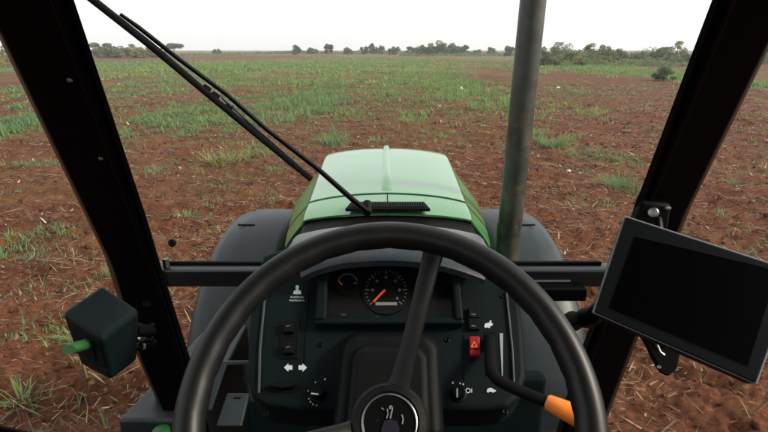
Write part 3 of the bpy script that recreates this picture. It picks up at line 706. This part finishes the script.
m.tube([q0, q1, q1 + Vector((.02, .25, -.25))], .022, M_black, 10); m.build('door_frame', tractor)

# pedal bracket seen between wheel rim and dashboard
ped = empty('clutch_pedal'); ped.parent = tractor
m = MB(); Yp = 1.12
m.prism([atY(227, 393, Yp + .08), atY(249, 393, Yp + .08), atY(241, 426, Yp), atY(216, 426, Yp)], Vector((0, .012, -.012)), M_fender); m.build('pedal_plate', ped, bevel=.003)
m = MB(); m.prism([atY(234, 397, Yp + .068), atY(241, 397, Yp + .068), atY(240, 400, Yp + .063), atY(233, 400, Yp + .063)], Vector((0, .004, -.004)), M_gap); m.build('pedal_slot', ped)
m = MB(); m.tube([atY(208, 410, Yp + .05), atY(224, 363, Yp + .14), atY(246, 363, Yp + .14), atY(252, 400, Yp + .14)], .010, M_fender, 8); m.build('pedal_bracket', ped)

# ------------------------------------------------------------------ dashboard
dash = empty('dashboard'); dash.parent = tractor
P0 = atY(390, 425, .62); P1 = atY(390, 290, .80)
TV = (P1 - P0).normalized(); NV = TV.cross(Vector((-1, 0, 0))).normalized()
if NV.z < 0: NV = -NV
def dp(x, y, h=0.0): return atP(x, y, P0 + NV * h, NV)
def dprism(m, pts, h0, h1, mt): m.prism([dp(x, y, h0) for x, y in pts], NV * (h1 - h0), mt)
out = [(270, 278), (262, 300), (257, 350), (256, 396), (261, 414), (274, 424), (300, 428), (480, 428), (500, 426), (512, 414), (517, 394), (515, 352), (509, 300), (501, 279), (470, 268), (300, 268)]
m = MB(); dprism(m, out, -.075, 0, M_dash); m.build('panel', dash, bevel=.010, seg=3)
m = MB()  # thin lighter strips paint the highlights along both side edges
dprism(m, [(264, 300), (259, 350), (258, 394), (260.5, 394), (261.5, 350), (266, 300)], .0, .004, M_edge_hl); m.build('edge_highlight', dash, bevel=.001); m = MB()
dprism(m, [(507, 292), (513, 350), (515, 392), (513, 392), (511, 350), (505, 292)], .0, .004, M_edge_hl); m.build('edge_highlight', dash, bevel=.001)
cl = MB()
dprism(cl, [(328, 264), (452, 264), (456, 324), (323, 324)], .0, .004, M_face); cluster = cl.build('instrument_cluster', dash)
m = MB()
dprism(m, [(321, 262), (329, 262), (327, 326), (316, 326)], .0, .022, M_dash); dprism(m, [(449, 262), (456, 262), (462, 326), (454, 326)], .0, .022, M_dash)
dprism(m, [(316, 322), (462, 322), (463, 329), (315, 329)], .0, .018, M_dash); m.build('cluster_frame', dash, bevel=.004, seg=3)
# binnacle top
lip = catmull([(302, 274, .03), (318, 266.5, .045), (345, 259.5, .055), (388, 257, .06), (425, 259.5, .055), (455, 266, .045), (484, 276, .03)], 6)
l0 = [dp(p.x, p.y, p.z) for p in lip]; nL = len(l0)
back = Vector((0, .16, -.015))
m = MB()
rows = [[p + Vector((0, -.002, -.012)) for p in l0], [p + Vector((0, -.004, -.004)) for p in l0], l0, [p + back * .5 + Vector((0, 0, .006)) for p in l0], [p + back for p in l0], [p + back + Vector((0, .03, -.08)) for p in l0]]
m.grid(rows, M_cowl); m.build('binnacle_hood', dash, smooth=60, solid=.008)
# gauges
def arc_pts(cx, cy, r, a0, a1, n): return [(cx + r * math.sin(R(a0 + (a1 - a0) * i / n)), cy - r * math.cos(R(a0 + (a1 - a0) * i / n))) for i in range(n + 1)]
def dline(m, pts, wd, h, mt):
    for (x0, y0), (x1, y1) in zip(pts, pts[1:]):
        dx, dy = x1 - x0, y1 - y0; L_ = math.hypot(dx, dy) or 1; nx, ny = -dy / L_ * wd / 2, dx / L_ * wd / 2
        dprism(m, [(x0 + nx, y0 + ny), (x1 + nx, y1 + ny), (x1 - nx, y1 - ny), (x0 - nx, y0 - ny)], h, h + .0008, mt)
def dotpoly(cx, cy, r, n=14, ry=None): return [(cx + r * math.cos(2 * math.pi * i / n), cy + (ry or r) * math.sin(2 * math.pi * i / n)) for i in range(n)]
m = MB(); dprism(m, dotpoly(386, 291, 24, 36), .0042, .006, M_face)
for i in range(25):
    a = -130 + 260 * i / 24; r0 = 17 if i % 4 == 0 else 19
    dline(m, [(386 + r0 * math.sin(R(a)), 291 - r0 * math.cos(R(a))), (386 + 21 * math.sin(R(a)), 291 - 21 * math.cos(R(a)))], .8 if i % 4 else 1.3, .0062, M_dim)
for a in (-86, -43, 0, 43, 86, 124): dprism(m, dotpoly(386 + 13.5 * math.sin(R(a)), 291 - 13.5 * math.cos(R(a)), 1.5, 8), .0062, .007, M_dim)
dline(m, [(375.5, 304), (397, 304)], 3.0, .0062, M_lcd)
for i in range(3): dline(m, [(383.5 + i * 2.6, 263.5), (383.5 + i * 2.6, 267)], 1, .0045, M_dim)
tg = m.build('rev_counter', dash); m = MB(); dline(m, [(385, 290), (379, 296), (373.5, 302)], 1.9, .008, M_needle); m.build('needle', dash)
for cx in (347.5, 426):
    m = MB(); dprism(m, dotpoly(cx, 283, 13, 24), .0042, .0055, M_face)
    dline(m, arc_pts(cx, 284, 10, -70, 72, 12), 1.3, .006, M_dim)
    dline(m, [(cx - 9, 281), (cx - 5, 285)], 1.3, .0064, M_needle if cx < 400 else M_dim); dline(m, [(cx + 6, 283), (cx + 9.5, 283.5)], 1.6, .0064, M_dim)
    m.build('gauge', dash)
m = MB(); dline(m, [(341, 315), (346, 315)], 3, .0045, M_purple); m.build('warning_lamp', dash)
m = MB(); dline(m, [(376, 318), (379, 318)], 2, .0045, M_dim); m.build('warning_lamp', dash)
# left field: seat-and-manual mark with two lines of tiny lettering
m = MB()
dprism(m, dotpoly(297.3, 287.2, 1.9, 10), .0005, .0012, M_glow)
dprism(m, [(296.2, 288.5), (298.4, 288.5), (299, 290.5), (301, 291), (301.2, 294.3), (293.4, 294.3), (293.6, 291), (295.6, 290.5)], .0005, .0012, M_glow)
for (x0, x1, y) in ((290.8, 304.2, 297.2), (289.8, 305.4, 300.6)):
    x = x0; k = 0
    while x < x1 - .6:
        wq = (.8, 1.1, .7, 1.2)[(k * 7) % 4]
        dline(m, [(x, y - .85), (x, y + .85)], .5, .0005, M_text); dline(m, [(x + wq, y - .3), (x + wq, y + .85)], .5, .0005, M_text); dline(m, [(x, y + (.7 if k % 3 else -.7)), (x + wq, y + (.7 if k % 3 else -.7))], .45, .0005, M_text); x += wq + .75; k += 1
m.build('pictogram', dash)
# push switches
m = MB(); dprism(m, [(281, 321), (300, 321), (299, 359), (280, 359)], .0, .002, M_dash2); m.build('switch_plate', dash, bevel=.001)
for y in (329, 350):
    m = MB(); dprism(m, [(284.5, y - 5), (294, y - 5), (294, y + 5), (284.5, y + 5)], .002, .010, M_dash2); dline(m, [(286, y - 2.5), (290, y - 3.2)], 1.4, .0102, M_dim); m.build('push_switch', dash, bevel=.0015)  # short pale stroke on each cap paints its highlight
def arrow(cx, cy, s):
    return [(cx - 5 * s, cy), (cx - .6 * s, cy - 4.2), (cx - .6 * s, cy - 2.2), (cx + 3.4 * s, cy - 2.2), (cx + 3.4 * s, cy + 2.2), (cx - .6 * s, cy + 2.2), (cx - .6 * s, cy + 4.2)]
m = MB(); dprism(m, arrow(289, 367.7, 1), .0005, .0012, M_glow); dprism(m, arrow(302, 367.7, -1), .0005, .0012, M_glow); m.build('turn_arrows', dash)
m = MB(); dprism(m, dotpoly(284, 387.5, 19, 24, 5.5), .0003, .001, M_gap); dprism(m, dotpoly(284, 387.0, 12, 20, 3.5), .001, .012, M_dash2); m.build('knob_recess', dash, bevel=.002)  # flat black oval paints the dark of the recess round the knob
def knob(cx, cy, r, marks, pointer, name):
    m = MB(); c = dp(cx, cy, 0); px = (dp(cx + 1, cy, 0) - c).length
    m.lathe(c, NV, [(r * px * 1.25, 0), (r * px * 1.2, .002), (r * px, .003), (r * px * .92, .009), (r * px * .8, .011)], M_dash2, 28)
    k = m.build(name, dash)
    m = MB(); dline(m, pointer, 1.5, .0112, M_glow); m.build('pointer', k)
    m = MB()
    for (x, y, s) in marks: dprism(m, dotpoly(x, y, s, 8), .0005, .0014, M_glow)
    m.build('dial_marks', dash)
    return k
knob(318, 394, 7, [(315.5, 382.5, .8), (325, 379.5, 1.0), (309, 399, .7), (310.5, 402, .8), (313, 404.5, .8), (316.5, 405.6, .7), (308.3, 391, .7)], [(311.2, 393.6), (318.6, 394.4)], 'rotary_knob')
k2_ = knob(458, 394, 7, [(452.8, 383, 1.2), (460, 383.5, .9), (463.2, 384.4, .9)], [(457.2, 388.5), (457.2, 397.5)], 'rotary_knob')
m = MB(); dline(m, arc_pts(468, 390.8, 2.2, 0, 360, 10), .9, .0006, M_glow); dline(m, [(471.6, 388.8), (471.6, 392.8)], .9, .0006, M_glow); m.build('dial_marks', dash)
# right field
for (y0, y1) in ((309, 319.5), (320.5, 331)):
    m = MB(); dprism(m, [(468, y0), (478.5, y0), (479, y1), (468.5, y1)], .0, .007, M_dash2); dline(m, [(471, (y0 + y1) / 2), (475.5, (y0 + y1) / 2 + .6)], 1.6, .0072, M_dim); m.build('rocker_switch', dash, bevel=.0015)
m = MB(); dprism(m, [(468.5, 338.5), (479, 338.5), (479.8, 358), (469.2, 358)], .0, .009, M_red); hz = m.build('hazard_switch', dash, bevel=.002)
m = MB(); dline(m, [(471, 347), (474, 342), (477, 347), (471, 347)], .8, .0092, M_orange); dline(m, [(470.5, 349), (478.5, 349)], .8, .0092, M_gap); m.build('warning_triangle', hz)
m = MB()  # hare
dprism(m, [(484, 326), (485.5, 323.5), (489, 323), (490, 320.5), (491.5, 320.8), (491, 323), (493, 324), (492, 326), (490, 326.4), (489.5, 328.5), (487.5, 327.5), (485, 328)], .0005, .0012, M_glow); m.build('hare_mark', dash)
m = MB()  # tortoise
dprism(m, [(486.5, 391.5), (487.5, 389), (490.5, 387.8), (493, 389), (494, 390), (496, 390.3), (495.6, 391.8), (494, 392), (493, 393), (491.5, 392), (489, 392), (488, 393)], .0005, .0012, M_glow); m.build('tortoise_mark', dash)
m = MB(); dprism(m, [(499.6, 333.5), (503.0, 333.5), (502.8, 376), (501.8, 376)], .0005, .0012, M_text); m.build('speed_wedge', dash)
m = MB(); dprism(m, [(484.5, 332), (495, 332), (497, 376), (486.5, 376)], .0003, .0012, M_gap); m.build('lever_slot', dash)
lv = MB(); lv.tube(catmull([dp(489.5, 338, .004), dp(490, 352, .022), dp(491, 368, .036), dp(497, 379, .042), (dp(518, 390, .046)), dp(550, 403, .05)], 5), .0085, M_gap, 12, flat=.75)
lvo = lv.build('throttle_lever', tractor)
g = MB(); ga, gb = dp(546, 401, .0505), dp(583, 419, .055); g.tube([ga, ga.lerp(gb, .06), ga.lerp(gb, .5), ga.lerp(gb, .94), gb], [.0085, .0115, .0145, .0160, .011], M_orange, 20, flat=.8); g.build('lever_grip', lvo)
for (x, y) in ((268, 296), (502, 296), (266, 414), (505, 412), (320, 345), (447, 340)):
    m = MB(); m.lathe(dp(x, y, 0), NV, [(.0042, -.001), (.0042, .001), (.003, .0016), (.0012, .0006)], M_black, 12); m.build('screw', dash)
m = MB(); dline(m, [(309, 290), (305, 340), (304, 372)], .5, .0002, M_gap); m.build('panel_seam', dash)
m = MB(); dline(m, [(464, 335), (464, 380)], .5, .0002, M_gap); m.build('panel_seam', dash)
# column shroud
m = MB()
b0 = [(350, 331), (431, 331), (440, 345), (446, 440), (330, 440), (341, 345)]
m.prism([dp(x, y, 0) for x, y in b0], [dp(390 + (x - 390) * .92, 396 + (y - 396) * .94, .035) for x, y in b0], M_dash2)
sh = m.build('column_shroud', tractor, bevel=.012, seg=3)
m = MB(); b1 = [(360, 344), (421, 344), (428, 356), (432, 436), (344, 436), (352, 356)]
m.prism([dp(x, y, .034) for x, y in b1], [dp(390 + (x - 390) * .95, 400 + (y - 400) * .95, .052) for x, y in b1], M_dash2); m.build('shroud_cap', sh, bevel=.010, seg=3)

# ------------------------------------------------------------------ steering wheel
WC = EYE + Vector((.006, .4576, -.3490)); WN = Vector((0, -math.sin(R(45)), math.cos(R(45)))); WU = Vector((0, math.cos(R(45)), math.sin(R(45)))); WR = Vector((1, 0, 0))
swl = empty('steering_wheel', WC); swl.parent = tractor
def build_at(mb, name, parent, **k):
    o = mb.build(name, parent, **k); o.matrix_parent_inverse = Matrix.Translation(-WC) if parent is swl else Matrix.Identity(4); return o
RM, rm = .1995, .0158
m = MB(); vs = []; fs = []; nu, nv = 128, 20
for i in range(nu):
    a = 2 * math.pi * i / nu; e = WU * math.cos(a) + WR * math.sin(a)
    for j in range(nv):
        b_ = 2 * math.pi * j / nv; rr = rm * (1 - (.06 if 6.0 < (j / nv * 20) < 14 and i % 4 == 0 else 0))
        vs.append(WC + e * (RM + rr * math.cos(b_)) + WN * rr * 1.08 * math.sin(b_))
for i in range(nu):
    for j in range(nv): fs.append([i * nv + j, ((i + 1) % nu) * nv + j, ((i + 1) % nu) * nv + (j + 1) % nv, i * nv + (j + 1) % nv])
m.add(vs, fs, M_wheel); rimo = build_at(m, 'rim', swl)
HC = WC - WN * .068                                   # the dished hub
for a in (16, 136, 256):
    e = WU * math.cos(R(a)) + WR * math.sin(R(a)); s = WN.cross(e)
    path = [(RM, -.004, .0125), (.165, -.012, .0110), (.125, -.026, .0102), (.085, -.044, .0104), (.05, -.060, .012), (.025, -.070, .016)]
    m = MB(); rows = []
    for r, h, hw in path:
        c = WC + e * r + WN * h
        rows.append([c + s * hw * x + WN * z for x, z in ((-1, -.004), (-1, .002), (-.7, .0055), (.7, .0055), (1, .002), (1, -.004), (-1, -.004))])
    m.grid(rows, M_wheel); build_at(m, 'spoke', swl, smooth=50)
m = MB(); m.lathe(HC, WN, [(.030, -.075), (.040, -.03), (.0435, -.012), (.0435, .006), (.040, .012), (.033, .0135), (.0325, .011), (.005, .011)], M_wheel, 48); hub = build_at(m, 'hub', swl)
m = MB(); ring = [HC + (WU * math.cos(2 * math.pi * i / 48) + WR * math.sin(2 * math.pi * i / 48)) * .0297 + WN * .0118 for i in range(49)]
m.tube(ring, .0013, M_chrome, 8, cap=False); m.lathe(HC + WN * .0108, WN, [(.0285, 0), (.0285, .0006), (.001, .0006)], M_face, 32); ringo = m.build('chrome_ring', hub); ringo.matrix_parent_inverse = Matrix.Identity(4)
hub.matrix_parent_inverse = Matrix.Translation(-WC)
m = MB()
def hp(x, y): return HC + WN * .0125 + WR * (x * .001) + WU * (y * .001)
def hline(pts, wd, mt):
    for (x0, y0), (x1, y1) in zip(pts, pts[1:]):
        L_ = math.hypot(x1 - x0, y1 - y0) or 1; nx, ny = -(y1 - y0) / L_ * wd / 2, (x1 - x0) / L_ * wd / 2
        m.prism([hp(x0 + nx, y0 + ny), hp(x1 + nx, y1 + ny), hp(x1 - nx, y1 - ny), hp(x0 - nx, y0 - ny)], WN * .0006, mt)
hline([(-3, 4), (-1.5, 9), (-2.5, 14)], 1.1, M_silver); hline([(1, 4), (2, 9), (3.4, 13.5), (2.2, 17), (.2, 16.4), (.8, 13.6)], 1.5, M_silver); hline([(-6, 13), (-9, 15)], .9, M_silver)
hline([(14, -2), (15, 4), (13.5, 8)], 1.5, M_silver); hline([(-15, 1), (-11.5, 3)], 1.0, M_purple)
m.prism([hp(-8, -18), hp(9, -18), hp(11, -6), hp(8, 1), hp(1, 3), hp(-6, 1), hp(-9, -7)], WN * .0004, M_purple)
emb = m.build('emblem', hub); emb.matrix_parent_inverse = Matrix.Identity(4)
m = MB(); m.tube([HC - WN * .05, HC - WN * .16], [.034, .042], M_dash2, 24); m.build('steering_column', tractor)

# ------------------------------------------------------------------ wiper, just outside the glass
WP0 = Vector((0, 1.30, 1.77)) + Vector((0, .608, .35)).normalized() * .035; WPN = Vector((0, .608, .35)).normalized()
def wp(x, y, o=0.0): return atP(x, y, WP0 + WPN * o, WPN)
wip = empty('wiper'); wip.parent = tractor
m = MB(); m.tube([wp(367, 211), wp(352, 199), wp(318, 169), wp(266, 129), wp(226, 94), wp(180, 60), wp(138, 27), wp(120, 14)], [.0110, .0110, .0092, .0074, .0072, .0070, .007, .005], M_rubber, 10, flat=.6); m.build('arm', wip)
m = MB(); m.tube([wp(311, 179, -.012), wp(255, 133, -.012), wp(205, 91.5, -.012), wp(150, 45, -.012), wp(93, 0, -.012), wp(20, -58, -.012)], .0052, M_rubber, 8, flat=1.3)
m.tube([wp(309, 176, .004), wp(255, 131, .006), wp(205, 89, .008), wp(150, 43, .006), wp(93, -2, .006)], .0042, M_bar, 8); m.build('blade', wip)
m = MB(); m.tube([wp(222, 97.5, -.006), wp(262, 134, -.006), (wp(301, 168, -.006))], .0028, M_scr, 8); m.build('link_rod', wip)
m = MB()
for (x, y) in ((207, 88), (216, 95), (230, 106)):
    m.box(wp(x, y, -.002), (.016, .014, .012), M_bar, Matrix.Rotation(R(36), 3, 'Y'))
m.build('blade_clip', wip, bevel=.003)
m = MB(); m.lathe(wp(367, 212, -.004), -WPN, [(.011, -.03), (.012, -.004), (.010, .004), (.004, .006)], M_rubber, 20); m.build('pivot', wip)

# ================================================================== things hung on the pillars
mon = empty('display_monitor', atD(690, 300, .78))
MP = mon.location.copy()
def mbuild(mb, name, parent=mon, **k):
    o = mb.build(name, parent, **k); o.matrix_parent_inverse = Matrix.Translation(-MP) if parent is mon else Matrix.Identity(4); return o
TL, BL, BR = atD(624, 216, .83), atD(592, 313, .80), atD(756, 385, .72)
MN = (BL - TL).cross(BR - BL).normalized()
if MN.dot(EYE - TL) < 0: MN = -MN
def mp(x, y, h=0.0): return atP(x, y, TL + MN * h, MN)
quad = [(624, 216), (592, 313), (756, 385), (797, 272)]
m = MB(); m.prism([mp(*q, -.004) for q in quad], -MN * .030, M_bezel); mbuild(m, 'housing', bevel=.006, seg=3)
def shrink(k): cx = sum(q[0] for q in quad) / 4; cy = sum(q[1] for q in quad) / 4; return [(cx + (x - cx) * k, cy + (y - cy) * k) for x, y in quad]
m = MB(); m.prism([mp(*q, -.005) for q in quad], MN * .0045, M_bezel_e); fr_ = mbuild(m, 'edge_frame', bevel=.0015)
m = MB(); m.prism([mp(*q, -.003) for q in shrink(.980)], MN * .0048, M_bezel); mbuild(m, 'bezel', bevel=.002)
m = MB(); m.prism([mp(*q, .0) for q in [(635, 237), (609, 308), (747, 366), (777, 271)]], MN * .0026, M_screen); mbuild(m, 'screen')
tag(mon, 'black tablet style monitor with a dark blank screen, tilted beside the right pillar', 'monitor')
# its mount
mt = empty('monitor_mount', atY(655, 215, 1.2)); TP = mt.location.copy()
tag(mt, 'black bracket and ball arm holding the monitor to the right pillar', 'mount')
def tbuild(mb, name, **k): o = mb.build(name, mt, **k); o.matrix_parent_inverse = Matrix.Translation(-TP); return o
m = MB(); m.prism([atY(642, 201, 1.185), atY(672, 206, 1.185), atY(668, 232, 1.19), atY(634, 226, 1.19)], Vector((0, .03, .012)), M_rubber); tbuild(m, 'clamp_plate', bevel=.008, seg=3)
m = MB(); p = atY(653, 212.5, 1.18); m.lathe(p, (EYE - p).normalized(), [(.013, -.004), (.013, .004), (.010, .008), (.003, .009)], M_steel, 20); tbuild(m, 'bolt_head')
m = MB(); m.box(atY(668, 208, 1.178), (.012, .008, .006), M_bezel_e); tbuild(m, 'catch', bevel=.002)
m = MB(); m.prism([atD(640, 331, .86), atD(664, 341, .86), atD(682, 352, .86), atD(679, 370, .86), atD(669, 379, .86), atD(659, 374, .86), atD(652, 358, .86), atD(646, 348, .86)], Vector((0, .035, .01)), M_gap); tbuild(m, 'lower_bracket', bevel=.006, seg=3)
m = MB(); m.tube([atD(656, 343, .835), atD(660, 352, .835), atD(664, 355, .835)], .0022, M_steel, 8); p = atD(659, 367, .845); m.lathe(p, (EYE - p).normalized(), [(.003, 0), (.003, .004), (.001, .005)], M_steel, 10); tbuild(m, 'clip_wire')
m = MB(); pts = [atD(566, 323, 1.12), atD(573, 321, 1.07), atD(580, 319.5, 1.0), atD(586, 318, .95), atD(594, 315, .90), atD(604, 305, .88)]
m.tube(pts, [.014, .020, .013, .018, .015, .013], M_black, 16); tbuild(m, 'ball_arm')
m = MB(); m.tube([atD(604, 305, .88), atD(650, 300, .86), atD(660, 345, .87)], .014, M_black, 12); m.tube([atD(650, 300, .88), atY(658, 240, 1.17), atY(655, 218, 1.2)], .016, M_black, 12); tbuild(m, 'back_arm')

# black box with green lever at the left pillar
bx_o = empty('control_lever_box', atD(104, 330, .95)); BP = bx_o.location.copy()
tag(bx_o, 'black plastic box with a green lever, clamped to the left pillar', 'lever box')
def bbuild(mb, name, **k): o = mb.build(name, bx_o, **k); o.matrix_parent_inverse = Matrix.Translation(-BP); return o
top = [atD(60, 311, .93), atD(102, 283, 1.04), atD(141, 309, .99), atD(101, 338, .87)]
low = [atD(80, 366, .99), atD(108, 350, 1.10), atD(138, 362, 1.05), atD(112, 383, .93)]
m = MB(); m.prism(top, low, M_dash); bbuild(m, 'body', bevel=.014, seg=5)
m = MB(); fc = [top[0], top[3], low[3], low[0]]
def onface(u, v): return fc[0].lerp(fc[1], u).lerp(fc[3].lerp(fc[2], u), v)
rec = [onface(.22, .2), onface(.74, .2), onface(.72, .62), onface(.24, .62)]
fn = (rec[1] - rec[0]).cross(rec[3] - rec[0]).normalized(); fn = fn if fn.dot(EYE - rec[0]) > 0 else -fn
m.prism([p + fn * .003 for p in rec], -fn * .01, M_gap); bbuild(m, 'lever_recess', bevel=.003)
m = MB(); a0, a1 = onface(.55, .38) - fn * .01, atD(69, 349.5, .855); m.tube([a0, a0.lerp(a1, .1), a0.lerp(a1, .85), a1], [.010, .0135, .0135, .0115], M_lever, 14, flat=.65); bbuild(m, 'lever', bevel=.0)
m = MB(); sm = [onface(-.002, .70), onface(1.002, .70)]; sm2 = low[2].lerp(top[2], .30)
m.tube([sm[0] + fn * .001, sm[1] + fn * .001], .0016, M_gap, 6); bbuild(m, 'housing_seam')
m = MB(); m.tube([atD(132, 330, 1.03), atD(150, 331, 1.28)], .014, M_black, 12)
p = atD(148, 331, 1.27)
for k in range(9):
    q = p + Vector((random.uniform(-.022, .022), random.uniform(-.03, -.0), random.uniform(-.028, .026))); m.lathe(q, (EYE - q).normalized() + Vector((random.uniform(-.3, .3), 0, random.uniform(-.3, .3))), [(random.uniform(.005, .011), -.006), (.009, 0), (.004, .005)], M_steel if k % 2 else M_black, 8)
bbuild(m, 'clamp')

# ================================================================== air
hz_m = bpy.data.materials.new('haze'); hz_m.use_nodes = True; t = hz_m.node_tree; t.nodes.clear()
pv = t.nodes.new('ShaderNodeVolumePrincipled'); pv.inputs['Color'].default_value = (.97, .98, 1.0, 1); pv.inputs['Density'].default_value = .00055; pv.inputs['Anisotropy'].default_value = 0.2
oo = t.nodes.new('ShaderNodeOutputMaterial'); t.links.new(pv.outputs[0], oo.inputs['Volume'])
m = MB(); m.box((0, 0, 7.5), (1840, 1840, 18), hz_m); hzo = m.build('haze', smooth=0); tag(hzo, kind='stuff')
print('OBJ', len(bpy.data.objects))
